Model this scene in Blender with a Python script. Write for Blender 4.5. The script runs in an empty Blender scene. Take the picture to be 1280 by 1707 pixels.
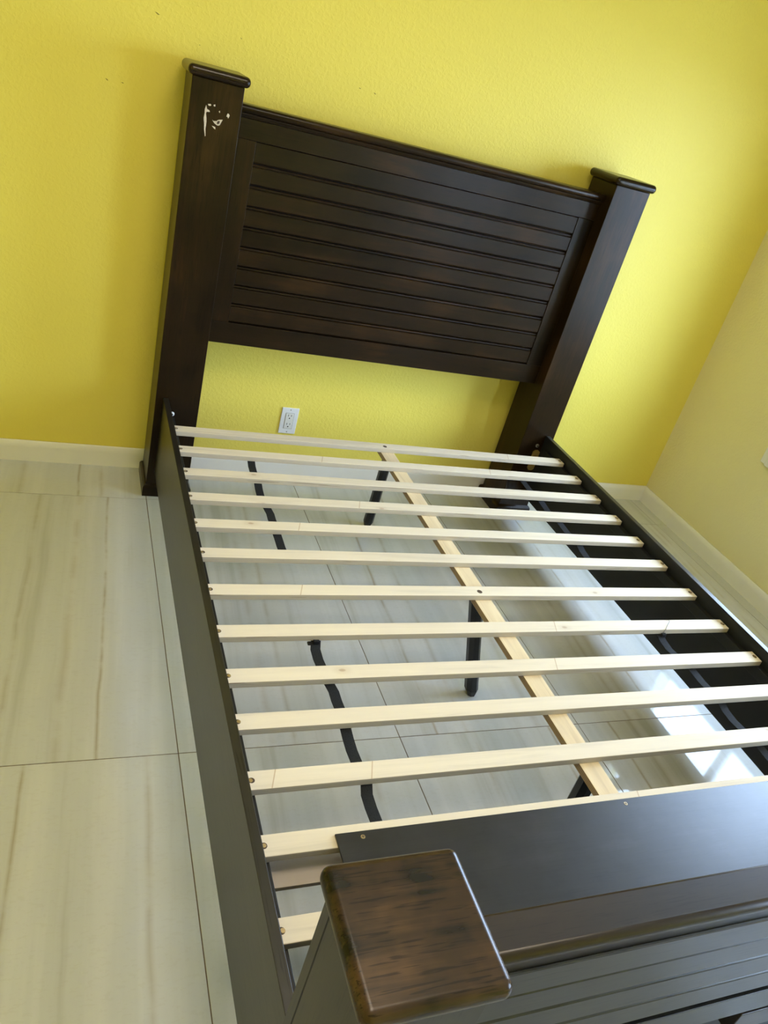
import bpy, bmesh, math, random
from mathutils import Vector, Matrix

# ------------------------------------------------------------------ camera
scene = bpy.context.scene
COL = scene.collection
CAM_POS = (-0.3049, -2.5789, 1.5502)
CAM_AX = ((0.9198441521695511, -0.3063748021265499, 0.24499227812596297),
          (-0.04547835393425208, 0.537030949791568, 0.8423357277768543),
          (-0.38963887773535355, -0.7859594388948329, 0.48005135701218477))
cam_data = bpy.data.cameras.new('camera')
cam = bpy.data.objects.new('camera', cam_data)
COL.objects.link(cam)
M = Matrix(CAM_AX).transposed().to_4x4()
M.translation = CAM_POS
cam.matrix_world = M
cam_data.sensor_fit = 'HORIZONTAL'
cam_data.sensor_width = 36.0
cam_data.lens = 1296.06 * 36.0 / 1280.0
cam_data.clip_start = 0.02
scene.camera = cam

# ------------------------------------------------------------------ light
scene.view_settings.view_transform = 'Standard'
scene.view_settings.look = 'None'
scene.view_settings.gamma = 1.0
scene.view_settings.use_curve_mapping = False
scene.view_settings.exposure = 1.28
world = bpy.data.worlds.new('World')
scene.world = world
world.use_nodes = True
wn = world.node_tree
wn.nodes.clear()
w_out = wn.nodes.new('ShaderNodeOutputWorld')
w_bg = wn.nodes.new('ShaderNodeBackground')
w_sky = wn.nodes.new('ShaderNodeTexSky')
w_sky.sky_type = 'NISHITA'
w_sky.sun_disc = False
w_sky.sun_elevation = math.radians(52)
w_sky.sun_rotation = math.radians(250)
w_sky.dust_density = 4.0
w_sky.air_density = 1.0
w_sky.ozone_density = 1.0
w_mix = wn.nodes.new('ShaderNodeMix')
w_mix.data_type = 'RGBA'
w_mix.inputs['Factor'].default_value = 0.75
w_mix.inputs['B'].default_value = (8.5, 11.0, 15.5, 1)      # thin bright cloud
wn.links.new(w_sky.outputs[0], w_mix.inputs['A'])
wn.links.new(w_mix.outputs['Result'], w_bg.inputs['Color'])
w_bg.inputs['Strength'].default_value = 0.80
wn.links.new(w_bg.outputs[0], w_out.inputs['Surface'])
sun_d = bpy.data.lights.new('sun', 'SUN')
sun_d.energy = 16.0
sun_d.angle = math.radians(0.6)
sun_d.color = (1.0, 0.98, 0.95)
sun = bpy.data.objects.new('sun', sun_d)
COL.objects.link(sun)
sun.rotation_euler = Vector((0.06, -0.46, -0.886)).to_track_quat('-Z', 'Y').to_euler()   # high, along the window wall: it lights the terrace only
sun.location = (0, 0, 6)

def portal(name, loc, rot, sx, sy):
    d = bpy.data.lights.new(name, 'AREA')
    d.shape = 'RECTANGLE'; d.size = sx; d.size_y = sy
    d.cycles.is_portal = True
    o = bpy.data.objects.new(name, d); COL.objects.link(o)
    o.location = loc; o.rotation_euler = rot
    return o

# room and window measures (metres)
WALL_Y, WALL_X, WALL_L, WALL_F, CEIL = 0.2128, 2.477, -2.40, -4.30, 2.75
WIN_Y0, WIN_Y1, WIN_Z0, WIN_Z1 = -1.42, -0.375, 0.575, 1.80
W2_Y0, W2_Y1, W2_Z0, W2_Z1 = -3.75, -2.55, 0.575, 1.80

portal('window_portal', (WALL_X + 0.13, (WIN_Y0 + WIN_Y1) / 2, (WIN_Z0 + WIN_Z1) / 2), (0, math.radians(90), 0), WIN_Z1 - WIN_Z0, WIN_Y1 - WIN_Y0)
portal('rear_window_portal', (WALL_X + 0.13, (W2_Y0 + W2_Y1) / 2, (W2_Z0 + W2_Z1) / 2), (0, math.radians(90), 0), W2_Z1 - W2_Z0, W2_Y1 - W2_Y0)
ceil_fill_d = bpy.data.lights.new('ceiling_fill', 'AREA')       # added warm fill from the ceiling, out of view, no fixture built
ceil_fill_d.shape = 'DISK'; ceil_fill_d.size = 0.9
ceil_fill_d.energy = 11.5
ceil_fill_d.color = (1.0, 0.86, 0.68)
ceil_fill = bpy.data.objects.new('ceiling_fill', ceil_fill_d); COL.objects.link(ceil_fill)
ceil_fill.location = (0.25, -1.80, CEIL - 0.03)
scene.cycles.use_denoising = True
scene.cycles.max_bounces = 14
scene.cycles.diffuse_bounces = 8
scene.cycles.glossy_bounces = 6
scene.cycles.transparent_max_bounces = 12
scene.cycles.sample_clamp_indirect = 8.0

# ------------------------------------------------------------------ helpers
random.seed(7)

def link(o, parent=None):
    COL.objects.link(o)
    if parent is not None:
        o.parent = parent
    return o

def wpos(o):
    p = Vector(o.location)
    while o.parent is not None:
        o = o.parent; p += Vector(o.location)
    return p

def empty(name, loc=(0, 0, 0), parent=None):
    o = bpy.data.objects.new(name, None)
    o.empty_display_size = 0.05
    link(o, parent)
    o.location = Vector(loc) - (wpos(parent) if parent is not None else Vector((0, 0, 0)))
    return o

def finish(name, bm, mat, parent=None, centre=None, smooth=False):
    """Link a bmesh in world measures as one object with its origin at its centre."""
    if centre is None:
        lo = Vector([min(v.co[i] for v in bm.verts) for i in range(3)])
        hi = Vector([max(v.co[i] for v in bm.verts) for i in range(3)])
        centre = (lo + hi) / 2
    centre = Vector(centre)
    for v in bm.verts:
        v.co -= centre
    bmesh.ops.recalc_face_normals(bm, faces=bm.faces)
    me = bpy.data.meshes.new(name)
    bm.to_mesh(me); bm.free()
    me.materials.append(mat)
    if smooth:
        for p in me.polygons:
            p.use_smooth = True
    o = bpy.data.objects.new(name, me)
    link(o, parent)
    if smooth:
        wm = o.modifiers.new('weighted_normals', 'WEIGHTED_NORMAL')
        wm.weight = 100
    o.location = centre - (wpos(parent) if parent is not None else Vector((0, 0, 0)))
    return o

def add_box(bm, x0, x1, y0, y1, z0, z1, bev=0.0, seg=2):
    r = bmesh.ops.create_cube(bm, size=1.0)
    vs = r['verts']
    for v in vs:
        v.co = Vector(((x0 + x1) / 2 + v.co.x * (x1 - x0), (y0 + y1) / 2 + v.co.y * (y1 - y0), (z0 + z1) / 2 + v.co.z * (z1 - z0)))
    if bev > 0:
        es = list({e for v in vs for e in v.link_edges})
        bmesh.ops.bevel(bm, geom=es, offset=bev, segments=seg, profile=0.5, affect='EDGES', clamp_overlap=True)
    return bm

def box(name, x0, x1, y0, y1, z0, z1, mat, parent=None, bev=0.0, seg=2):
    bm = bmesh.new()
    add_box(bm, x0, x1, y0, y1, z0, z1, bev, seg)
    return finish(name, bm, mat, parent, smooth=bev > 0)

def add_prism(bm, prof, axis, a0, a1):
    """Extrude a closed 2-D profile along axis; the profile is given in the two other axes in order."""
    def P(p, a):
        if axis == 'x': return (a, p[0], p[1])
        if axis == 'y': return (p[0], a, p[1])
        return (p[0], p[1], a)
    A = [bm.verts.new(P(p, a0)) for p in prof]
    B = [bm.verts.new(P(p, a1)) for p in prof]
    n = len(prof)
    bm.faces.new(A); bm.faces.new(B[::-1])
    for i in range(n):
        bm.faces.new((A[i], B[i], B[(i + 1) % n], A[(i + 1) % n]))
    return bm

def prism(name, prof, axis, a0, a1, mat, parent=None, smooth=False):
    bm = bmesh.new(); add_prism(bm, prof, axis, a0, a1)
    return finish(name, bm, mat, parent, smooth=smooth)

def arc(cx, cy, r, d0, d1, n):
    return [(cx + r * math.cos(math.radians(d0 + (d1 - d0) * i / n)), cy + r * math.sin(math.radians(d0 + (d1 - d0) * i / n))) for i in range(n + 1)]

def add_disc(bm, c, r, h, n=20, axis='z', dome=0.0):
    rings = [(r, 0.0), (r, h), (r * 0.75, h + dome * 0.8), (0.0, h + dome)] if dome else [(r, 0.0), (r * 0.92, h), (0.0, h)]
    def P(rad, a, t):
        u, v = rad * math.cos(a), rad * math.sin(a)
        if axis == 'z': return (c[0] + u, c[1] + v, c[2] + t)
        if axis == '-y': return (c[0] + u, c[1] - t, c[2] + v)
        return (c[0] + t, c[1] + u, c[2] + v)
    prev = None
    base = [bm.verts.new(P(r, 2 * math.pi * k / n, 0)) for k in range(n)]
    bm.faces.new(base[::-1]); prev = base
    for rad, t in rings[1:]:
        if rad == 0.0:
            tip = bm.verts.new(P(0, 0, t))
            for k in range(n):
                bm.faces.new((prev[k], prev[(k + 1) % n], tip))
        else:
            cur = [bm.verts.new(P(rad, 2 * math.pi * k / n, t)) for k in range(n)]
            for k in range(n):
                bm.faces.new((prev[k], prev[(k + 1) % n], cur[(k + 1) % n], cur[k]))
            prev = cur
    return bm

# ------------------------------------------------------------------ materials
def new_mat(name):
    m = bpy.data.materials.new(name)
    m.use_nodes = True
    nt = m.node_tree
    b = nt.nodes['Principled BSDF']
    return m, nt, b

def N(nt, t, **kw):
    n = nt.nodes.new(t)
    for k, v in kw.items():
        setattr(n, k, v)
    return n

def math_node(nt, op, a, b=None, clamp=False):
    n = N(nt, 'ShaderNodeMath', operation=op)
    n.use_clamp = clamp
    for i, s in enumerate((a, b)):
        if s is None: continue
        if isinstance(s, (int, float)): n.inputs[i].default_value = s
        else: nt.links.new(s, n.inputs[i])
    return n.outputs[0]

def mixc(nt, f, a, b):
    n = N(nt, 'ShaderNodeMix', data_type='RGBA')
    for key, s in (('Factor', f), ('A', a), ('B', b)):
        if isinstance(s, (int, float)): n.inputs[key].default_value = s
        elif isinstance(s, tuple): n.inputs[key].default_value = s if len(s) == 4 else (*s, 1)
        else: nt.links.new(s, n.inputs[key])
    return n.outputs['Result']

def ramp(nt, fac, stops):
    n = N(nt, 'ShaderNodeValToRGB')
    n.color_ramp.interpolation = 'EASE'
    e = n.color_ramp.elements
    while len(e) < len(stops): e.new(0.5)
    for i, (p, c) in enumerate(stops):
        e[i].position = p
        e[i].color = (*c, 1) if len(c) == 3 else c
    nt.links.new(fac, n.inputs[0])
    return n.outputs[0]

def noise(nt, vec, scale, detail=3.0, rough=0.5, w=None, dist=0.0):
    n = N(nt, 'ShaderNodeTexNoise', noise_dimensions='4D' if w is not None else '3D')
    n.inputs['Scale'].default_value = scale
    n.inputs['Detail'].default_value = detail
    n.inputs['Roughness'].default_value = rough
    n.inputs['Distortion'].default_value = dist
    nt.links.new(vec, n.inputs['Vector'])
    if w is not None: nt.links.new(w, n.inputs['W'])
    return n.outputs[0]

def bump(nt, h, strength, dist, bsdf):
    n = N(nt, 'ShaderNodeBump')
    n.inputs['Strength'].default_value = strength
    n.inputs['Distance'].default_value = dist
    nt.links.new(h, n.inputs['Height'])
    nt.links.new(n.outputs[0], bsdf.inputs['Normal'])

def obj_coords(nt):
    return N(nt, 'ShaderNodeTexCoord').outputs['Object']

def rnd(nt, k=10.0):
    return math_node(nt, 'MULTIPLY', N(nt, 'ShaderNodeObjectInfo').outputs['Random'], k)

def scaled(nt, vec, s):
    n = N(nt, 'ShaderNodeMapping')
    n.inputs['Scale'].default_value = s
    nt.links.new(vec, n.inputs['Vector'])
    return n.outputs[0]

def wood(name, axis, dark, mid, light, rough=0.3, rnd_k=10.0, blotch=3.5, spec=0.5, span=0.16, pores=0.45, pore_size=1.0, stops=None):
    m, nt, b = new_mat(name)
    co = obj_coords(nt); w = rnd(nt, rnd_k)
    st = {'x': (0.9, 9, 9), 'y': (9, 0.9, 9), 'z': (9, 9, 0.9)}[axis]
    fi = {'x': (4, 120, 120), 'y': (120, 4, 120), 'z': (120, 120, 4)}[axis]
    g1 = noise(nt, scaled(nt, co, st), 1.6, 5, 0.6, w, 1.2)
    g2 = noise(nt, scaled(nt, co, fi), 1.5, 3, 0.6, w)
    bl = noise(nt, co, blotch, 3, 0.55, w)
    f = math_node(nt, 'ADD', math_node(nt, 'MULTIPLY', g1, 0.45), math_node(nt, 'MULTIPLY', bl, 0.55))
    f = math_node(nt, 'ADD', f, math_node(nt, 'MULTIPLY', math_node(nt, 'SUBTRACT', g2, 0.5), 0.16))
    c = ramp(nt, f, stops or [(0.5 - span, dark), (0.5, mid), (0.5 + span, light)])
    # fine dark pores along the grain
    ps = {'x': (20, 400, 400), 'y': (400, 20, 400), 'z': (400, 400, 20)}[axis]
    pn = noise(nt, scaled(nt, co, ps), 1.0 / pore_size, 1, 0.5, w)
    pore = ramp(nt, pn, [(0.59, (0, 0, 0)), (0.66, (1, 1, 1))])
    c = mixc(nt, math_node(nt, 'MULTIPLY', pore, pores), c, tuple(x * 0.35 for x in dark))
    nt.links.new(c, b.inputs['Base Color'])
    b.inputs['Roughness'].default_value = rough
    b.inputs['Specular IOR Level'].default_value = spec
    bump(nt, g2, 0.12, 0.0006, b)
    return m

D, MI, LI = (0.0070, 0.0040, 0.0012), (0.0165, 0.0090, 0.0030), (0.038, 0.0185, 0.0060)
M_WX = wood('dark_wood_x', 'x', D, MI, LI, spec=0.20)
M_HCAP = wood('head_cap_wood', 'x', D, MI, (0.05, 0.022, 0.006), 0.24, spec=0.32)
M_FX = wood('foot_wood_x', 'x', (0.012, 0.0105, 0.008), (0.020, 0.0175, 0.0135), (0.032, 0.028, 0.022), 0.31, spec=0.45, pores=0.9, pore_size=1.3)
M_FZ = wood('foot_wood_z', 'z', (0.010, 0.0085, 0.0045), (0.018, 0.015, 0.008), (0.030, 0.024, 0.013), 0.34, spec=0.4, pores=0.85, pore_size=1.4)
M_WZ = wood('dark_wood_z', 'z', D, MI, LI, spec=0.20)
M_RAIL = wood('rail_wood', 'y', (0.012, 0.011, 0.0095), (0.020, 0.018, 0.0145), (0.030, 0.0265, 0.021), 0.34, pores=0.95, pore_size=1.3)
M_CAP = wood('cap_wood', 'x', (0.022, 0.016, 0.010), (0.058, 0.034, 0.018), (0.08, 0.045, 0.022), 0.27, blotch=11.0, pores=0.6,
             spec=0.32, stops=[(0.40, (0.009, 0.008, 0.005)), (0.50, (0.038, 0.022, 0.011)), (0.64, (0.088, 0.048, 0.021))])
M_FOOTRAIL = wood('footrail_wood', 'x', (0.016, 0.011, 0.009), (0.024, 0.016, 0.012), (0.040, 0.027, 0.02), 0.34)

def flat(name, col, rough=0.5, spec=0.5, metal=0.0, nscale=0, namp=0.0):
    m, nt, b = new_mat(name)
    b.inputs['Roughness'].default_value = rough
    b.inputs['Specular IOR Level'].default_value = spec
    b.inputs['Metallic'].default_value = metal
    if nscale:
        n = noise(nt, obj_coords(nt), nscale, 4, 0.6)
        nt.links.new(mixc(nt, n, tuple(x * (1 - namp) for x in col), tuple(min(1, x * (1 + namp)) for x in col)), b.inputs['Base Color'])
    else:
        b.inputs['Base Color'].default_value = (*col, 1)
    return m

M_DECK = wood('black_board', 'x', (0.011, 0.011, 0.014), (0.018, 0.018, 0.022), (0.027, 0.026, 0.032), 0.32, blotch=14.0, spec=0.55, pores=0.2)
M_INNER = flat('black_inside', (0.010, 0.011, 0.012), 0.5, 0.35, 0, 18, 0.3)
M_LEG = flat('black_leg', (0.008, 0.009, 0.010), 0.35, 0.5, 0, 25, 0.3)
M_WHITE = flat('white_plastic', (0.78, 0.80, 0.82), 0.3)
M_WHITE2 = flat('white_insert', (0.74, 0.75, 0.72), 0.35)
M_SLOT = flat('dark_slot', (0.01, 0.01, 0.01), 0.6)
M_SCREW = flat('brass_screw', (0.50, 0.38, 0.22), 0.35, 0.5, 0.8, 60, 0.2)
M_HOLE = flat('screw_hole', (0.06, 0.035, 0.018), 0.7)
M_STEEL = flat('grey_wire', (0.25, 0.24, 0.22), 0.4, 0.5, 0.6)
M_BRASS = flat('brass_plate', (0.34, 0.23, 0.06), 0.38, 0.5, 0.35, 60, 0.7)
M_TRIM = flat('trim_paint', (0.86, 0.85, 0.80), 0.35, 0.5, 0, 6, 0.04)
M_CEIL = flat('ceiling_paint', (0.84, 0.835, 0.81), 0.8, 0.3, 0, 40, 0.02)
M_FRAME = flat('window_frame_white', (0.78, 0.78, 0.76), 0.35)
M_GROUT = flat('grout', (0.17, 0.125, 0.09), 0.8, 0.2, 0, 80, 0.3)
M_TERR = flat('terrace_concrete', (0.20, 0.215, 0.23), 0.85, 0.2, 0, 3, 0.12)

def webbing():
    m, nt, b = new_mat('black_webbing')
    co = obj_coords(nt)
    v = N(nt, 'ShaderNodeTexVoronoi'); v.inputs['Scale'].default_value = 520
    nt.links.new(co, v.inputs['Vector'])
    nt.links.new(mixc(nt, v.outputs['Distance'], (0.022, 0.024, 0.027), (0.008, 0.009, 0.010)), b.inputs['Base Color'])
    b.inputs['Roughness'].default_value = 0.8
    b.inputs['Specular IOR Level'].default_value = 0.2
    bump(nt, v.outputs['Distance'], 0.5, 0.0006, b)
    return m
M_WEB = webbing()

def wall_paint(name, col):
    m, nt, b = new_mat(name)
    co = obj_coords(nt)
    n1 = noise(nt, co, 1.3, 2, 0.5)
    c = mixc(nt, n1, tuple(x * 0.97 for x in col), tuple(min(1, x * 1.03) for x in col))
    nt.links.new(c, b.inputs['Base Color'])
    b.inputs['Roughness'].default_value = 0.5
    b.inputs['Specular IOR Level'].default_value = 0.35
    p1 = noise(nt, co, 95, 2, 0.5)                      # sprayed orange-peel texture
    p2 = noise(nt, co, 38, 2, 0.5)
    h = math_node(nt, 'ADD', ramp(nt, p1, [(0.45, (0, 0, 0)), (0.62, (1, 1, 1))]), math_node(nt, 'MULTIPLY', p2, 0.8))
    bump(nt, h, 0.20, 0.0020, b)
    return m
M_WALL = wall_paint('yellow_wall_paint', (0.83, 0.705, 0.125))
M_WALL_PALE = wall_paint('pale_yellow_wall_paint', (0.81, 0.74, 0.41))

def pine(name, base, dark, grey=0.0):
    """Bare plywood slat: R and G of the object colour place two glued joints along its length."""
    m, nt, b = new_mat(name)
    co = obj_coords(nt); w = rnd(nt, 30.0)
    g = noise(nt, scaled(nt, co, (1.5, 26, 60)), 1.6, 4, 0.6, w, 0.8)
    f = noise(nt, scaled(nt, co, (14, 220, 320)), 1.2, 2, 0.6, w)
    c = ramp(nt, g, [(0.32, tuple(x * 0.88 for x in base)), (0.52, base), (0.7, tuple(min(1, x * 1.05) for x in base))])
    c = mixc(nt, math_node(nt, 'MULTIPLY', f, 0.16), c, dark)
    # knots
    v = N(nt, 'ShaderNodeTexVoronoi', voronoi_dimensions='2D')
    v.inputs['Scale'].default_value = 2.4
    off = N(nt, 'ShaderNodeCombineXYZ')
    nt.links.new(w, off.inputs[0]); nt.links.new(math_node(nt, 'MULTIPLY', w, 7.3), off.inputs[1])
    va = N(nt, 'ShaderNodeVectorMath', operation='ADD')
    nt.links.new(scaled(nt, co, (1.0, 1.7, 1.0)), va.inputs[0]); nt.links.new(off.outputs[0], va.inputs[1])
    nt.links.new(va.outputs[0], v.inputs['Vector'])
    k = ramp(nt, v.outputs['Distance'], [(0.0, (1, 1, 1)), (0.012, (0.9, 0.9, 0.9)), (0.026, (0.22, 0.22, 0.22)), (0.075, (0, 0, 0))])
    c = mixc(nt, math_node(nt, 'MULTIPLY', k, 0.6), c, (0.33, 0.19, 0.09))
    # glue joints and the change of tone across them
    info = N(nt, 'ShaderNodeObjectInfo')
    sep = N(nt, 'ShaderNodeSeparateColor'); nt.links.new(info.outputs['Color'], sep.inputs[0])
    sx = N(nt, 'ShaderNodeSeparateXYZ'); nt.links.new(co, sx.inputs[0])
    xx = math_node(nt, 'ADD', sx.outputs[0], math_node(nt, 'MULTIPLY', sx.outputs[1], -0.35))
    pos = math_node(nt, 'ADD', math_node(nt, 'DIVIDE', xx, 1.6), 0.5)
    line = None
    for ch in (0, 1):
        d = math_node(nt, 'ABSOLUTE', math_node(nt, 'SUBTRACT', pos, sep.outputs[ch]))
        l = math_node(nt, 'LESS_THAN', d, 0.0008)
        line = l if line is None else math_node(nt, 'MAXIMUM', line, l)
    side = math_node(nt, 'GREATER_THAN', pos, sep.outputs[0])
    c = mixc(nt, math_node(nt, 'MULTIPLY', side, 0.10), c, (0.88, 0.83, 0.70))
    c = mixc(nt, math_node(nt, 'MULTIPLY', line, 0.55), c, (0.42, 0.26, 0.12))
    # plies show on the long edges
    geo = N(nt, 'ShaderNodeTexCoord')
    sn = N(nt, 'ShaderNodeSeparateXYZ'); nt.links.new(geo.outputs['Normal'], sn.inputs[0])
    edge = math_node(nt, 'LESS_THAN', math_node(nt, 'ABSOLUTE', sn.outputs[2]), 0.5)
    ply = math_node(nt, 'GREATER_THAN', math_node(nt, 'SINE', math_node(nt, 'MULTIPLY', sx.outputs[2], 1250.0)), 0.1)
    pl = mixc(nt, math_node(nt, 'MULTIPLY', ply, 0.38), tuple(x * 0.80 for x in base), (0.36, 0.24, 0.13))
    split = math_node(nt, 'GREATER_THAN', noise(nt, scaled(nt, co, (5, 10, 160)), 1.0, 2, 0.5, w), 0.66)
    pl = mixc(nt, math_node(nt, 'MULTIPLY', split, 0.5), pl, (0.20, 0.12, 0.06))
    c = mixc(nt, edge, c, pl)
    if grey: c = mixc(nt, grey, c, (0.36, 0.33, 0.32))
    nt.links.new(c, b.inputs['Base Color'])
    b.inputs['Roughness'].default_value = 0.62
    b.inputs['Specular IOR Level'].default_value = 0.3
    bump(nt, f, 0.12, 0.0005, b)
    return m
M_PINE = pine('bare_pine', (0.765, 0.69, 0.56), (0.57, 0.45, 0.29))
M_PINE_SHADED = pine('shaded_plywood', (0.55, 0.47, 0.38), (0.36, 0.28, 0.2), 0.55)  # slat plywood with the deck's shade put into its grey

def pine_beam():
    m, nt, b = new_mat('beam_plywood')
    co = obj_coords(nt); w = rnd(nt, 30.0)
    g = noise(nt, scaled(nt, co, (26, 1.5, 60)), 1.6, 4, 0.6, w, 0.8)
    c = ramp(nt, g, [(0.32, (0.64, 0.52, 0.34)), (0.52, (0.74, 0.61, 0.40)), (0.7, (0.80, 0.68, 0.47))])
    geo = N(nt, 'ShaderNodeTexCoord')
    sn = N(nt, 'ShaderNodeSeparateXYZ'); nt.links.new(geo.outputs['Normal'], sn.inputs[0])
    sx = N(nt, 'ShaderNodeSeparateXYZ'); nt.links.new(co, sx.inputs[0])
    edge = math_node(nt, 'LESS_THAN', math_node(nt, 'ABSOLUTE', sn.outputs[2]), 0.5)
    ply = math_node(nt, 'GREATER_THAN', math_node(nt, 'SINE', math_node(nt, 'MULTIPLY', sx.outputs[2], 1250.0)), 0.1)
    c = mixc(nt, edge, c, mixc(nt, math_node(nt, 'MULTIPLY', ply, 0.6), (0.40, 0.29, 0.18), (0.22, 0.14, 0.08)))
    nt.links.new(c, b.inputs['Base Color'])
    b.inputs['Roughness'].default_value = 0.6
    b.inputs['Specular IOR Level'].default_value = 0.3
    return m
M_BEAM = pine_beam()

def marble_tile():
    """Polished cream tile: soft bands along y; the object colour places three rust veins (0..1 across the tile)."""
    m, nt, b = new_mat('polished_marble_tile')
    co = obj_coords(nt); w = rnd(nt, 50.0)
    sx = N(nt, 'ShaderNodeSeparateXYZ'); nt.links.new(co, sx.inputs[0])
    wob = noise(nt, scaled(nt, co, (1, 1.6, 1)), 2.2, 3, 0.5, w)
    xs = math_node(nt, 'SUBTRACT', sx.outputs[0], math_node(nt, 'MULTIPLY', sx.outputs[1], 0.048))
    xw = math_node(nt, 'ADD', xs, math_node(nt, 'MULTIPLY', math_node(nt, 'SUBTRACT', wob, 0.5), 0.022))
    cv = N(nt, 'ShaderNodeCombineXYZ')
    nt.links.new(math_node(nt, 'MULTIPLY', xw, 15.0), cv.inputs[0])
    nt.links.new(math_node(nt, 'MULTIPLY', sx.outputs[1], 0.55), cv.inputs[1])
    band = noise(nt, cv.outputs[0], 1.0, 4, 0.55, w)
    c = ramp(nt, band, [(0.30, (0.45, 0.46, 0.445)), (0.48, (0.545, 0.565, 0.57)), (0.68, (0.60, 0.615, 0.62))])
    fine = noise(nt, scaled(nt, co, (60, 160, 60)), 1.0, 3, 0.65, w)
    c = mixc(nt, math_node(nt, 'MULTIPLY', math_node(nt, 'GREATER_THAN', fine, 0.58), 0.10), c, (0.40, 0.38, 0.31))
    info = N(nt, 'ShaderNodeObjectInfo')
    sep = N(nt, 'ShaderNodeSeparateColor'); nt.links.new(info.outputs['Color'], sep.inputs[0])
    brk = ramp(nt, noise(nt, scaled(nt, co, (3, 5, 1)), 1.6, 3, 0.6, w), [(0.36, (0.15, 0.15, 0.15)), (0.58, (1, 1, 1))])
    for ch, (wd, st) in enumerate(((0.0080, 0.64), (0.013, 0.36), (0.019, 0.30))):
        p = math_node(nt, 'MULTIPLY', math_node(nt, 'SUBTRACT', sep.outputs[ch], 0.5), 0.6)
        d = math_node(nt, 'ABSOLUTE', math_node(nt, 'SUBTRACT', xw, p))
        g = math_node(nt, 'SUBTRACT', 1.0, math_node(nt, 'DIVIDE', d, wd), clamp=True)
        g = math_node(nt, 'MULTIPLY', math_node(nt, 'POWER', g, 1.3), st)
        c = mixc(nt, math_node(nt, 'MULTIPLY', g, brk), c, (0.30, 0.235, 0.14))
    nt.links.new(c, b.inputs['Base Color'])
    b.inputs['Roughness'].default_value = 0.055
    b.inputs['Specular IOR Level'].default_value = 0.44
    return m
M_TILE = marble_tile()

def glass():
    m, nt, b = new_mat('window_glass')
    nt.nodes.remove(b)
    out = [n for n in nt.nodes if n.type == 'OUTPUT_MATERIAL'][0]
    t = N(nt, 'ShaderNodeBsdfTransparent'); g = N(nt, 'ShaderNodeBsdfGlossy')
    g.inputs['Roughness'].default_value = 0.0
    t.inputs['Color'].default_value = (0.95, 0.97, 0.97, 1)
    lw = N(nt, 'ShaderNodeLayerWeight'); lw.inputs['Blend'].default_value = 0.5
    fr = math_node(nt, 'ADD', math_node(nt, 'MULTIPLY', math_node(nt, 'POWER', lw.outputs['Facing'], 5.0), 0.94), 0.035)   # same from both sides of the pane
    mx = N(nt, 'ShaderNodeMixShader')
    nt.links.new(fr, mx.inputs[0]); nt.links.new(t.outputs[0], mx.inputs[1]); nt.links.new(g.outputs[0], mx.inputs[2])
    nt.links.new(mx.outputs[0], out.inputs['Surface'])
    return m
M_GLASS = glass()
M_CHIP = flat('bare_chipped_wood', (0.62, 0.55, 0.45), 0.8, 0.2, 0, 420, 0.55)
M_SCUFF = flat('wall_scuff', (0.22, 0.17, 0.03), 0.7, 0.2, 0, 300, 0.5)

# ------------------------------------------------------------------ room shell
def struct(o, **kw):
    o['kind'] = 'structure'
    return o

TH = 0.14
wb = struct(box('wall_back', WALL_L - TH, WALL_X + TH, WALL_Y, WALL_Y + TH, 0, CEIL, M_WALL))
struct(box('wall_left', WALL_L - TH, WALL_L, WALL_F, WALL_Y, 0, CEIL, M_WALL))
bm = bmesh.new()
for y0, y1 in ((WALL_F, W2_Y0), (W2_Y1, WIN_Y0), (WIN_Y1, WALL_Y)):
    add_box(bm, WALL_X, WALL_X + TH, y0, y1, 0, CEIL)
for y0, y1 in ((WIN_Y0, WIN_Y1), (W2_Y0, W2_Y1)):
    add_box(bm, WALL_X, WALL_X + TH, y0, y1, 0, WIN_Z0)
    add_box(bm, WALL_X, WALL_X + TH, y0, y1, WIN_Z1, CEIL)
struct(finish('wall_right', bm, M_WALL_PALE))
struct(box('wall_front', WALL_L - TH, WALL_X + TH, WALL_F - TH, WALL_F, 0, CEIL, M_WALL))
struct(box('ceiling', WALL_L - TH, WALL_X + TH, WALL_F - TH, WALL_Y + TH, CEIL, CEIL + 0.12, M_CEIL))
floor = struct(box('floor', WALL_L - TH, WALL_X + TH, WALL_F - TH, WALL_Y + TH, -0.12, -0.0012, M_GROUT))
struct(box('ground', -14, 16, -18, 14, -0.45, -0.35, M_TERR))

# floor tiles 600 x 1200, laid on a straight grid
JX, JY, G = 0.0037, -1.2324, 0.0011
def cuts(lo, hi, ref, step):
    k0 = math.floor((lo - ref) / step)
    c = [lo]
    k = k0
    while ref + k * step < hi:
        if ref + k * step > lo + 0.02: c.append(ref + k * step)
        k += 1
    c.append(hi)
    return c
tile_rng = random.Random(11)
XS, YS = cuts(WALL_L, WALL_X, JX, 0.6), cuts(WALL_F, WALL_Y, JY, 1.2)
tile_meshes = {}
for i in range(len(XS) - 1):
    for j in range(len(YS) - 1):
        x0, x1, y0, y1 = XS[i] + G, XS[i + 1] - G, YS[j] + G, YS[j + 1] - G
        t = box('tile', x0, x1, y0, y1, -0.010, 0.0, M_TILE, floor, 0.0006, 1)
        cx = (XS[i] + XS[i + 1]) / 2
        col = [tile_rng.uniform(0.06, 0.94) for _ in range(3)]
        if abs(cx + 0.2963) < 0.05 and abs((y0 + y1) / 2 + 0.632) < 0.1:
            col = [0.5 + 0.138 / 0.6, 0.5 - 0.085 / 0.6, 0.5 + 0.045 / 0.6]
        elif abs(cx + 0.2963) < 0.05 and abs((y0 + y1) / 2 + 1.832) < 0.1:
            col = [0.5 - 0.075 / 0.6, 0.5 + 0.195 / 0.6, 0.5 - 0.2 / 0.6]
        t.color = (*col, 1.0)

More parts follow.
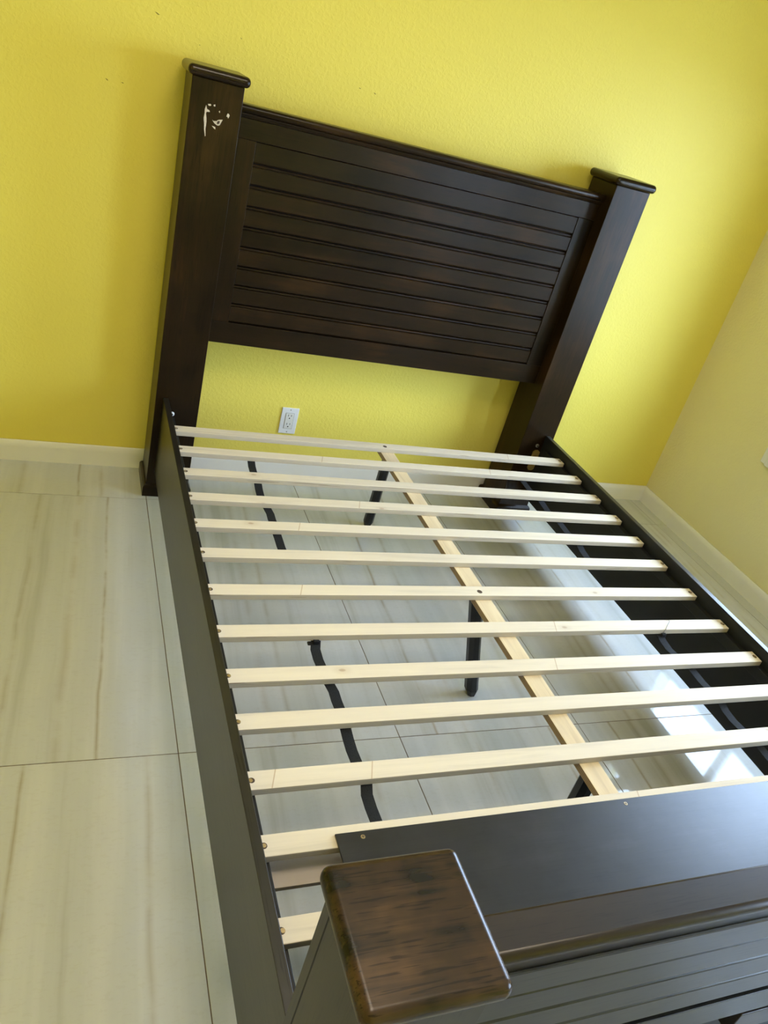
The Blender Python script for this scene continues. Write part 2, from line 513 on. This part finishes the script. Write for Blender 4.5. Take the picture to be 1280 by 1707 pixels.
# baseboards
def base_prof(sign):
    return [(0, 0), (0.015 * sign, 0), (0.015 * sign, 0.054), (0.0115 * sign, 0.059), (0.0105 * sign, 0.068), (0.0065 * sign, 0.0775), (0.003 * sign, 0.0797), (0, 0.0797)]
struct(prism('baseboard_back', [(WALL_Y + p[0], p[1]) for p in base_prof(-1)], 'x', WALL_L, WALL_X, M_TRIM, smooth=True))
struct(prism('baseboard_right', [(WALL_X + p[0], p[1]) for p in base_prof(-1)], 'y', WALL_F, WALL_Y, M_TRIM, smooth=True))
struct(prism('baseboard_left', [(WALL_L + p[0], p[1]) for p in base_prof(1)], 'y', WALL_F, WALL_Y, M_TRIM, smooth=True))

# two windows in the right wall: the near lower corner of the first shows at the right edge of the picture
CW, FW = 0.036, 0.03
def window(name, Y0, Y1, Z0, Z1):
    win = struct(empty(name, (WALL_X, (Y0 + Y1) / 2, Z0)))
    for nm, y0, y1, z0, z1 in (('casing', Y1, Y1 + CW, Z0 - 0.045, Z1 + CW), ('casing', Y0 - CW, Y0, Z0 - 0.045, Z1 + CW),
                               ('casing', Y0, Y1, Z1, Z1 + CW), ('sill', Y0, Y1, Z0 - 0.045, Z0)):
        box(nm, WALL_X - (0.016 if nm == 'casing' else 0.03), WALL_X + 0.0 if nm == 'casing' else WALL_X + 0.1, y0, y1, z0, z1, M_FRAME, win, 0.003)
    fx0, fx1 = WALL_X + 0.002, WALL_X + 0.036
    ym = (Y0 + Y1) / 2
    for y0, y1, z0, z1 in ((Y0, Y0 + FW, Z0, Z1), (Y1 - FW, Y1, Z0, Z1), (ym - 0.02, ym + 0.02, Z0 + FW, Z1 - FW),
                           (Y0 + FW, Y1 - FW, Z0, Z0 + FW), (Y0 + FW, Y1 - FW, Z1 - FW, Z1)):
        box('frame', fx0, fx1, y0, y1, z0, z1, M_FRAME, win, 0.004)
    for y0, y1 in ((Y0 + FW, ym - 0.02), (ym + 0.02, Y1 - FW)):
        box('pane', fx0 + 0.014, fx0 + 0.018, y0, y1, Z0 + FW, Z1 - FW, M_GLASS, win)
window('window_1', WIN_Y0, WIN_Y1, WIN_Z0, WIN_Z1)
window('window_2', W2_Y0, W2_Y1, W2_Z0, W2_Z1)

# ------------------------------------------------------------------ the bed
PW, XR, HT, DP = 0.1514, 1.5078, 1.4029, 0.1712
XMAX = XR + PW
ZR, ZRB, ZS, TS, SW = 0.3972, 0.1000, 0.3669, 0.0168, 0.0440
bed = empty('bed_frame', (XMAX / 2, -1.0, 0))
bed['label'] = 'dark stained wooden bed frame with bare pine slats on the polished tile floor'
bed['category'] = 'bed'

# headboard
hb = empty('headboard', (XMAX / 2, 0.08, 0), bed)
OV = 0.0145
for x0 in (0.0, XR):
    box('post', x0, x0 + PW, 0, DP, 0.0, HT, M_WZ, hb, 0.002)
    c = box('post_cap', x0 - OV, x0 + PW + OV, -OV, DP + OV, HT + 0.0002, HT + 0.030, M_HCAP, hb, 0.0138, 5)
# low plinth round each post foot
for x0 in (0.0, XR):
    bm = bmesh.new()
    e = 0.011
    prof = [(0, 0), (-e, 0), (-e, 0.036), (-e + 0.004, 0.043), (-0.002, 0.047), (0, 0.047)]
    X0, X1, Y0, Y1 = x0, x0 + PW, 0.0, DP
    rings = []
    for d, z in prof:
        rings.append([bm.verts.new((X0 + d, Y0 + d, z)), bm.verts.new((X1 - d, Y0 + d, z)), bm.verts.new((X1 - d, Y1 - d, z)), bm.verts.new((X0 + d, Y1 - d, z))])
    for a, b_ in zip(rings[:-1], rings[1:]):
        for k in range(4):
            bm.faces.new((a[k], a[(k + 1) % 4], b_[(k + 1) % 4], b_[k]))
    finish('plinth', bm, M_WX, hb)
PY0, PY1 = 0.058, 0.098
PB, PT = 0.6005, 1.335
OX0, OX1, OZ0, OZ1 = 0.2195, 1.4375, 0.6775, 1.2625
box('stile', PW, OX0, PY0, PY1, OZ0, OZ1, M_WZ, hb, 0.0012)
box('stile', OX1, XR, PY0, PY1, OZ0, OZ1, M_WZ, hb, 0.0012)
box('top_rail', PW, XR, PY0, PY1, OZ1 + 0.0006, PT, M_WX, hb, 0.0012)
box('bottom_rail', PW, XR, PY0, PY1, PB, OZ0 - 0.0006, M_WX, hb, 0.0015)
cy0, cy1, cz0, cz1 = PY0 - 0.020, PY1 + 0.012, PT + 0.0003, PT + 0.0245
rr = (cz1 - cz0) / 2
prof = arc(cy0 + rr, cz0 + rr, rr, 270, 90, 8) + arc(cy1 - rr, cz0 + rr, rr, 90, -90, 8)
prism('top_moulding', prof, 'x', PW, XR, M_WX, hb, True)
# small cove under the moulding
prism('cove', [(PY0, PT - 0.014), (PY0 - 0.004, PT - 0.012), (PY0 - 0.010, PT - 0.003), (PY0 - 0.012, PT), (PY0, PT)], 'x', PW, XR, M_WX, hb, True)
NP = 9
pitch = (OZ1 - OZ0) / NP
box('back_board', OX0 - 0.01, OX1 + 0.01, PY0 + 0.020, PY0 + 0.026, OZ0 - 0.01, OZ1 + 0.01, M_INNER, hb)
for k in range(NP):
    z0, z1 = OZ0 + k * pitch, OZ0 + (k + 1) * pitch
    # a bead along the top edge and a sloping shoulder below, as on tongue-and-groove boards
    f = PY0 + 0.003
    g0, g1 = z0 + 0.0012, z1 - 0.0012
    top = g1 - (0.0 if k == NP - 1 else 0.009)
    prof = [(f + 0.014, g0), (f + 0.0060, g0), (f + 0.0012, g0 + 0.0035), (f, g0 + 0.006), (f, top - 0.0015), (f + 0.0012, top)]
    if k < NP - 1:
        prof += [(f + 0.0075, top + 0.0008), (f + 0.0075, top + 0.0025)] + arc(f + 0.0065, top + 0.0055, 0.0032, 250, 90, 5)
    prof += [(f + 0.014, g1)]
    prism('plank', prof, 'x', OX0 + 0.0008, OX1 - 0.0008, M_WX, hb)

# chipped patches where bare wood shows on the left post
def patch(pts, y, mat, parent, name, h=0.0006):
    bm = bmesh.new()
    add_prism(bm, [(p[0], p[1]) for p in pts], 'y', y, y - h)
    return finish(name, bm, mat, parent)
CH = {
 'long': [(0.0478, 1.3346), (0.0451, 1.3218), (0.0462, 1.3130), (0.0450, 1.2995), (0.0485, 1.2838), (0.0500, 1.2701), (0.0550, 1.2508), (0.0566, 1.2530), (0.0540, 1.2718), (0.0545, 1.2900), (0.0530, 1.301), (0.0500, 1.3120), (0.0512, 1.3174), (0.0604, 1.3185), (0.0590, 1.3225), (0.0515, 1.3250)],
 'top': [(0.0523, 1.3385), (0.0600, 1.3400), (0.0625, 1.3370), (0.0590, 1.3345), (0.0540, 1.3350)],
 'top2': [(0.0680, 1.3395), (0.0732, 1.3420), (0.0741, 1.3365), (0.0700, 1.3360)],
 'dot': [(0.0854, 1.326), (0.0886, 1.3283), (0.0896, 1.325), (0.0886, 1.3218)],
 'dot2': [(0.1124, 1.3265), (0.1163, 1.3248), (0.1183, 1.3218), (0.1153, 1.3130), (0.1120, 1.3180), (0.1092, 1.3165), (0.1105, 1.3230)],
 'mid': [(0.0694, 1.3003), (0.0740, 1.2975), (0.0829, 1.2990), (0.0860, 1.3025), (0.0912, 1.3045), (0.1000, 1.3063), (0.0960, 1.2966), (0.0930, 1.2896), (0.0881, 1.2876), (0.0830, 1.2890), (0.0769, 1.2920)],
 'low': [(0.0707, 1.2838), (0.0770, 1.2832), (0.0815, 1.2820), (0.0825, 1.2763), (0.0785, 1.2775)],
}
for k in CH.values():
    patch(k, 0.0, M_CHIP, hb, 'chipped_patch')['label'] = 'pale bare wood chip in the dark stain'
# dark bruised centre inside the middle chip
patch([(0.0850, 1.2985), (0.0895, 1.3015), (0.0925, 1.3005), (0.0915, 1.2940), (0.0870, 1.2910), (0.0840, 1.2935)], -0.0006, M_HOLE, hb, 'chipped_patch', 0.0002)
# bolt covers on both posts and the brass bracket on the right post
def bolt(x, z, mat):
    bm = bmesh.new(); add_disc(bm, (x, 0.0, z), 0.0085, 0.004, 18, '-y', 0.003)
    o = finish('bolt_cover', bm, mat, hb, smooth=True)
    bm = bmesh.new(); add_disc(bm, (x, -0.0068, z), 0.0035, 0.0008, 12, '-y')
    finish('bolt_socket', bm, M_SLOT, hb)
bolt(0.0610, 0.339, M_WHITE)
bolt(1.5891, 0.348, M_STEEL)
bm = bmesh.new()
add_prism(bm, [(1.580, 0.318), (1.588, 0.326), (1.602, 0.327), (1.6150, 0.318), (1.6150, 0.236), (1.606, 0.228), (1.590, 0.229), (1.581, 0.240)], 'y', 0.0, -0.003)
br = finish('bracket', bm, M_BRASS, hb)
br['label'] = 'brass bed rail bracket on the right post'

# side rails: the left one shows its outer face, the right one its inner face
XO, RT = 0.0247, 0.0186
FPX, FPY0, FPY1, FPT = 0.0145, -2.2260, -2.0745, 0.7200        # left foot post
for side in (0, 1):
    x0 = XO if side == 0 else XMAX - XO - RT
    r = box('side_rail', x0, x0 + RT, FPY1, 0.0, ZRB, ZR, M_RAIL, bed, 0.0012)
    xi0, xi1 = (x0 + RT, x0 + RT + 0.0015) if side == 0 else (x0 - 0.0015, x0)
    box('inner_shade', xi0, xi1, FPY1 + 0.002, -0.002, ZRB + 0.001, ZR - 0.004, M_INNER, r)  # black sheet puts the shade of the inner face into its colour
    xc0, xc1 = (x0 + RT + 0.0015, x0 + RT + 0.020) if side == 0 else (x0 - 0.020, x0 - 0.0015)
    box('ledger', xc0, xc1, FPY1 + 0.02, -0.05, ZS - TS - 0.034, ZS - TS - 0.0002, M_INNER, r, 0.002)

# slats
SY = [-0.1923, -0.3355, -0.4809, -0.6259, -0.7677, -0.9096, -1.0674, -1.2243, -1.3711, -1.5035, -1.6503, -1.7900, -1.9432]
SX0, SX1 = XO + RT + 0.0040, XMAX - XO - RT - 0.0060
JOINT = {1: (0.534, 1.2), 3: (0.584, 9), 4: (0.353, 9), 6: (0.290, 9), 7: (0.984, 9), 8: (0.902, 9), 10: (0.100, 0.301), 11: (0.876, 9), 0: (1.35, 9)}
slat_bm = bmesh.new()
add_box(slat_bm, SX0, SX1, 0, SW, 0, TS, 0.0018, 2)
slat_mesh = None
screw_mesh = None
slats = []
def screw(parent, x, y, z, sunk=True):
    global screw_mesh
    if screw_mesh is None:
        b1 = bmesh.new(); add_disc(b1, (0, 0, 0), 0.0044, 0.0006, 16, 'z')
        o = finish('screw', b1, M_SCREW, parent, (0, 0, 0)); screw_mesh = o.data
    else:
        o = bpy.data.objects.new('screw', screw_mesh); link(o, parent)
    o.location = Vector((x, y, z)) - wpos(parent)
    return o
rng = random.Random(5)
def hole(parent, x, y, z, r=0.0065):
    b1 = bmesh.new(); add_disc(b1, (x, y, z), r, 0.0003, 14, 'z')
    return finish('screw_hole', b1, M_HOLE, parent)
for i, y in enumerate(SY):
    if slat_mesh is None:
        s = finish('slat', slat_bm, M_PINE, bed); slat_mesh = s.data
        for p in slat_mesh.polygons: p.use_smooth = False
    else:
        s = bpy.data.objects.new('slat', slat_mesh); link(s, bed)
    s.location = Vector(((SX0 + SX1) / 2, y + SW / 2, ZS - TS / 2)) - wpos(bed)
    ja, jb = JOINT.get(i, (9, 9))
    f = lambda v: 2.0 if v > 5 else ((v - (SX0 + SX1) / 2) / 1.6 + 0.5)
    s.color = (f(ja), f(jb), 0, 1)
    slats.append(s)
    for x in (0.0555, 1.5990):
        hole(s, x + rng.uniform(-0.002, 0.002), y + SW * 0.5, ZS)
        screw(s, x + rng.uniform(-0.001, 0.001), y + SW * 0.5, ZS + 0.0003)
    if i in (0, 6):
        hole(s, 0.8150, y + SW * 0.42, ZS, 0.008)

lower = box('support_board', SX0 + 0.01, SX1 - 0.01, -1.8190, -1.7420, 0.308, 0.318, M_PINE_SHADED, bed, 0.001)
lower['label'] = 'support board below the slats, greyed by painted shade'

# centre beam and its three black legs
BX0, BX1, BZ1, BZ0 = 0.7985, 0.8515, ZS - TS - 0.0003, ZS - TS - 0.0185
beam = box('centre_beam', BX0, BX1, -2.02, -0.150, BZ0, BZ1, M_BEAM, bed, 0.001)
def leg(top, bot, w):
    """Square leg with chamfered corners and a tapered tip, between two points."""
    top, bot = Vector(top), Vector(bot)
    bm = bmesh.new()
    c = w * 0.28
    h = w / 2
    oct_ = [(-h + c, -h), (h - c, -h), (h, -h + c), (h, h - c), (h - c, h), (-h + c, h), (-h, h - c), (-h, -h + c)]
    L = (top - bot).z
    rings = []
    for t, k in ((0.0, 0.62), (0.022 / L, 1.0), (1.0, 1.0)):
        p = bot + (top - bot) * t
        rings.append([bm.verts.new((p.x + a * k, p.y + b_ * k, p.z)) for a, b_ in oct_])
    bm.faces.new(rings[0][::-1]); bm.faces.new(rings[-1])
    for a, b_ in zip(rings[:-1], rings[1:]):
        for k in range(8):
            bm.faces.new((a[k], a[(k + 1) % 8], b_[(k + 1) % 8], b_[k]))
    return finish('leg', bm, M_LEG, bed)
leg((0.838, -0.178, BZ0), (0.842, -0.152, 0), 0.036)
leg((0.826, -1.030, BZ0), (0.895, -1.085, 0), 0.040)
leg((0.829, -1.665, BZ0), (0.829, -1.665, 0), 0.038)

# webbing straps hanging under the slats
def strap(x, first, last, y_end=None, wob=0.004, seed=0):
    r = random.Random(seed)
    bm = bmesh.new()
    pts = []
    zt = ZS - TS - 0.0016
    for i in range(first, last + 1):
        yb, yf = SY[i] + SW, SY[i]
        pts += [(x + r.uniform(-wob, wob), yb - 0.006, zt), (x + r.uniform(-wob, wob), yf + 0.006, zt)]
        if i < last:
            nb = SY[i + 1] + SW
            ox = r.uniform(-wob, wob)
            sag = r.uniform(0.004, 0.012)
            for t in (0.2, 0.5, 0.8):
                pts.append((x + ox, yf + (nb - yf) * t, zt - sag * (1 - (2 * t - 1) ** 2) ))
    W2, T = 0.0125, 0.0012
    prev = None
    for px, py, pz in pts:
        cur = [bm.verts.new((px - W2, py, pz - T)), bm.verts.new((px + W2, py, pz - T)), bm.verts.new((px + W2, py, pz)), bm.verts.new((px - W2, py, pz))]
        if prev:
            for k in range(4):
                bm.faces.new((prev[k], prev[(k + 1) % 4], cur[(k + 1) % 4], cur[k]))
        else:
            bm.faces.new(cur)
        prev = cur
    bm.faces.new(prev[::-1])
    return finish('strap', bm, M_WEB, bed, smooth=True)
s1 = strap(0.2860, 1, 5, seed=3)
s2 = strap(0.2860, 7, 12, seed=8)
s3 = strap(1.3460, 1, 5, seed=4)
s4 = strap(1.3520, 7, 12, seed=9)
def tube(name, pts, r, mat, parent, n=6):
    bm = bmesh.new()
    pts = [Vector(p) for p in pts]
    prev = None
    for i, p in enumerate(pts):
        d = (pts[min(i + 1, len(pts) - 1)] - pts[max(i - 1, 0)]).normalized()
        a = d.cross(Vector((0, 0, 1)))
        if a.length < 1e-3: a = d.cross(Vector((1, 0, 0)))
        a.normalize(); b_ = d.cross(a)
        cur = [bm.verts.new(p + a * r * math.cos(2 * math.pi * k / n) + b_ * r * math.sin(2 * math.pi * k / n)) for k in range(n)]
        if prev:
            for k in range(n): bm.faces.new((prev[k], prev[(k + 1) % n], cur[(k + 1) % n], cur[k]))
        else: bm.faces.new(cur)
        prev = cur
    bm.faces.new(prev[::-1])
    return finish(name, bm, mat, parent, smooth=True)
# folded strap ends at the eighth slat
y7 = SY[7]
for x, st in ((0.283, s2), (1.352, s4)):
    bm = bmesh.new()
    add_box(bm, x - 0.016, x + 0.016, y7 - 0.007, y7 + 0.004, ZS - TS - 0.0090, ZS - TS - 0.0032, 0.0025, 2)
    add_box(bm, x - 0.004, x + 0.012, y7 - 0.009, y7 - 0.001, ZS - TS - 0.0050, ZS - TS + 0.0060, 0.002, 2)
    finish('folded_end', bm, M_WEB, st, smooth=True)
tube('loose_thread', [(1.352, y7 - 0.003, ZS - 0.012), (1.357, y7 - 0.002, ZS + 0.002), (1.372, y7 + 0.012, ZS + 0.006), (1.390, y7 + 0.026, ZS + 0.008), (1.396, y7 + 0.036, ZS + 0.006), (1.392, y7 + 0.042, ZS + 0.001)], 0.0009, M_STEEL, s4)

# black board screwed over the last slats
deck = box('deck_board', 0.1844, XMAX - 0.1844, FPY1 - 0.010, -1.7650, ZS + 0.0003, ZS + 0.0045, M_DECK, bed, 0.0008)
for x in (0.2348, 0.8296, 1.4243):
    sc = screw(deck, x, -1.7775, ZS + 0.0045)
    b1 = bmesh.new()
    add_box(b1, x - 0.0028, x + 0.0028, -1.7780, -1.7770, ZS + 0.0051, ZS + 0.0053)
    add_box(b1, x - 0.0005, x + 0.0005, -1.7803, -1.7747, ZS + 0.0051, ZS + 0.0053)
    finish('screw_slot', b1, M_SLOT, deck)

# footboard
fb = empty('footboard', (XMAX / 2, -2.15, 0), bed)
FW_ = 0.1515
for x0 in (FPX, XMAX - FPX - FW_):
    bm = bmesh.new()
    add_box(bm, x0, x0 + FW_, FPY0, FPY1 - 0.0212, 0, FPT, 0.0012, 1)
    add_box(bm, x0, x0 + FW_, FPY1 - 0.0200, FPY1, 0, FPT, 0.0012, 1)
    finish('post', bm, M_FZ, fb)
    box('post_cap', x0 - OV, x0 + FW_ + OV, FPY0 - OV, FPY1 + OV, FPT + 0.0002, FPT + 0.030, M_CAP, fb, 0.0135, 5)
fx0, fx1 = FPX + FW_, XMAX - FPX - FW_
FY0, FY1 = -2.140, -2.100                       # panel thickness (outer face at FY0)
zt, zm = 0.592, 0.5555
r_ = 0.013
my0, my1 = FY0 + 0.004, FY1 + 0.030
prof = [(my1 - 0.004, zm), (my1, zm + 0.004)] + arc(my1 - 0.006, zt - 0.006, 0.006, 0, 90, 4) + arc(my0 + r_, zt - r_, r_, 90, 180, 8) + [(my0, zm)]
prism('top_moulding', prof, 'x', fx0, fx1, M_FOOTRAIL, fb, True)
# top rail with a small lip below the moulding that catches the window light
prof = [(FY1, zm - 0.0004), (FY0 + 0.0035, zm - 0.0004), (FY0 + 0.0010, zm - 0.0015), (FY0, zm - 0.0045), (FY0, 0.4955), (FY0 + 0.001, 0.4945), (FY1, 0.4945)]
prism('top_rail', prof, 'x', fx0, fx1, M_FX, fb)
box('back_board', fx0, fx1, FY0 + 0.020, FY1 - 0.002, 0.19, 0.4940, M_INNER, fb)
zz = 0.4930
for k in range(3):
    z1 = zz - k * 0.0645; z0 = z1 - 0.0645
    f = FY0 + 0.002
    top = z1 - 0.0008
    prof = [(f + 0.014, z0 + 0.0012), (f + 0.001, z0 + 0.0012), (f, z0 + 0.0022), (f, top - 0.0075), (f + 0.0012, top - 0.0060), (f + 0.0050, top - 0.0028), (f + 0.0080, top - 0.0024), (f + 0.014, top - 0.0024)]
    prism('plank', prof, 'x', fx0 + 0.0005, fx1 - 0.0005, M_FX, fb)
box('bottom_rail', fx0, fx1, FY0, FY1, 0.2140, 0.2880, M_FX, fb, 0.0015)
box('recess_shade', fx0, fx1, FY0 + 0.030, FY1 + 0.03, 0.0, 0.2130, M_INNER, fb, 0.001)  # black sheet stands in for the deep shade of the recess below
box('recess_strip', fx0, 0.93, FY0 + 0.020, FY0 + 0.0297, 0.168, 0.178, M_INNER, fb, 0.001)
box('runner_block', 0.945, fx1 - 0.2, FY0 + 0.002, FY0 + 0.0297, 0.130, 0.196, M_FOOTRAIL, fb, 0.002)

# ------------------------------------------------------------------ outlet below the headboard
ocx, ocz = 0.5490, 0.2570
out = empty('power_outlet', (ocx, WALL_Y, ocz))
out['label'] = 'white rectangular double power outlet on the yellow wall under the headboard'
out['category'] = 'outlet'
OWd, OHt = 0.070, 0.114
box('wall_plate', ocx - OWd / 2, ocx + OWd / 2, WALL_Y - 0.0055, WALL_Y, ocz - OHt / 2, ocz + OHt / 2, M_WHITE, out, 0.0022)
ins = box('receptacle', ocx - 0.0165, ocx + 0.0165, WALL_Y - 0.0075, WALL_Y - 0.0050, ocz - 0.0335, ocz + 0.0335, M_WHITE2, out, 0.0008)
for dz in (0.0185, -0.0185):
    for dx, hh in ((-0.0063, 0.0042), (0.0063, 0.0036)):
        box('slot', ocx + dx - 0.0011, ocx + dx + 0.0011, WALL_Y - 0.0078, WALL_Y - 0.0072, ocz + dz + 0.003 - hh + 0.003, ocz + dz + 0.003 + hh + 0.003, M_SLOT, ins)
    bm = bmesh.new(); add_disc(bm, (ocx, WALL_Y - 0.0074, ocz + dz - 0.006), 0.0029, 0.0004, 12, '-y')
    finish('ground_hole', bm, M_SLOT, ins)
for dz in (0.0485, -0.0485):
    bm = bmesh.new(); add_disc(bm, (ocx, WALL_Y - 0.0054, ocz + dz), 0.0026, 0.0005, 12, '-y')
    finish('screw', bm, M_STEEL, out)
# thin dark reveal round the insert
bm = bmesh.new()
for a in ((-0.0176, -0.0168, -0.0346, 0.0346), (0.0168, 0.0176, -0.0346, 0.0346), (-0.0176, 0.0176, -0.0346, -0.0338), (-0.0176, 0.0176, 0.0338, 0.0346)):
    add_box(bm, ocx + a[0], ocx + a[1], WALL_Y - 0.0058, WALL_Y - 0.0050, ocz + a[2], ocz + a[3])
finish('reveal', bm, M_SLOT, out)

# small scuffs in the wall paint
for x, z_, l, a in ((-0.220, 1.320, 0.010, 0.4), (-0.175, 1.321, 0.008, 0.1), (-0.094, 1.525, 0.016, 0.3), (0.036, 1.474, 0.004, 0), (0.156, 1.522, 0.006, 0.6), (0.558, 1.477, 0.008, 0.2), (0.612, 1.474, 0.010, 0.3)):
    dx, dz = math.cos(a) * l / 2, math.sin(a) * l / 2
    patch([(x - dx, z_ + dz), (x, z_ + 0.0012), (x + dx, z_ - dz), (x + dx * 0.4, z_ - dz - 0.0012)], WALL_Y, M_SCUFF, wb, 'scuff', 0.0002)
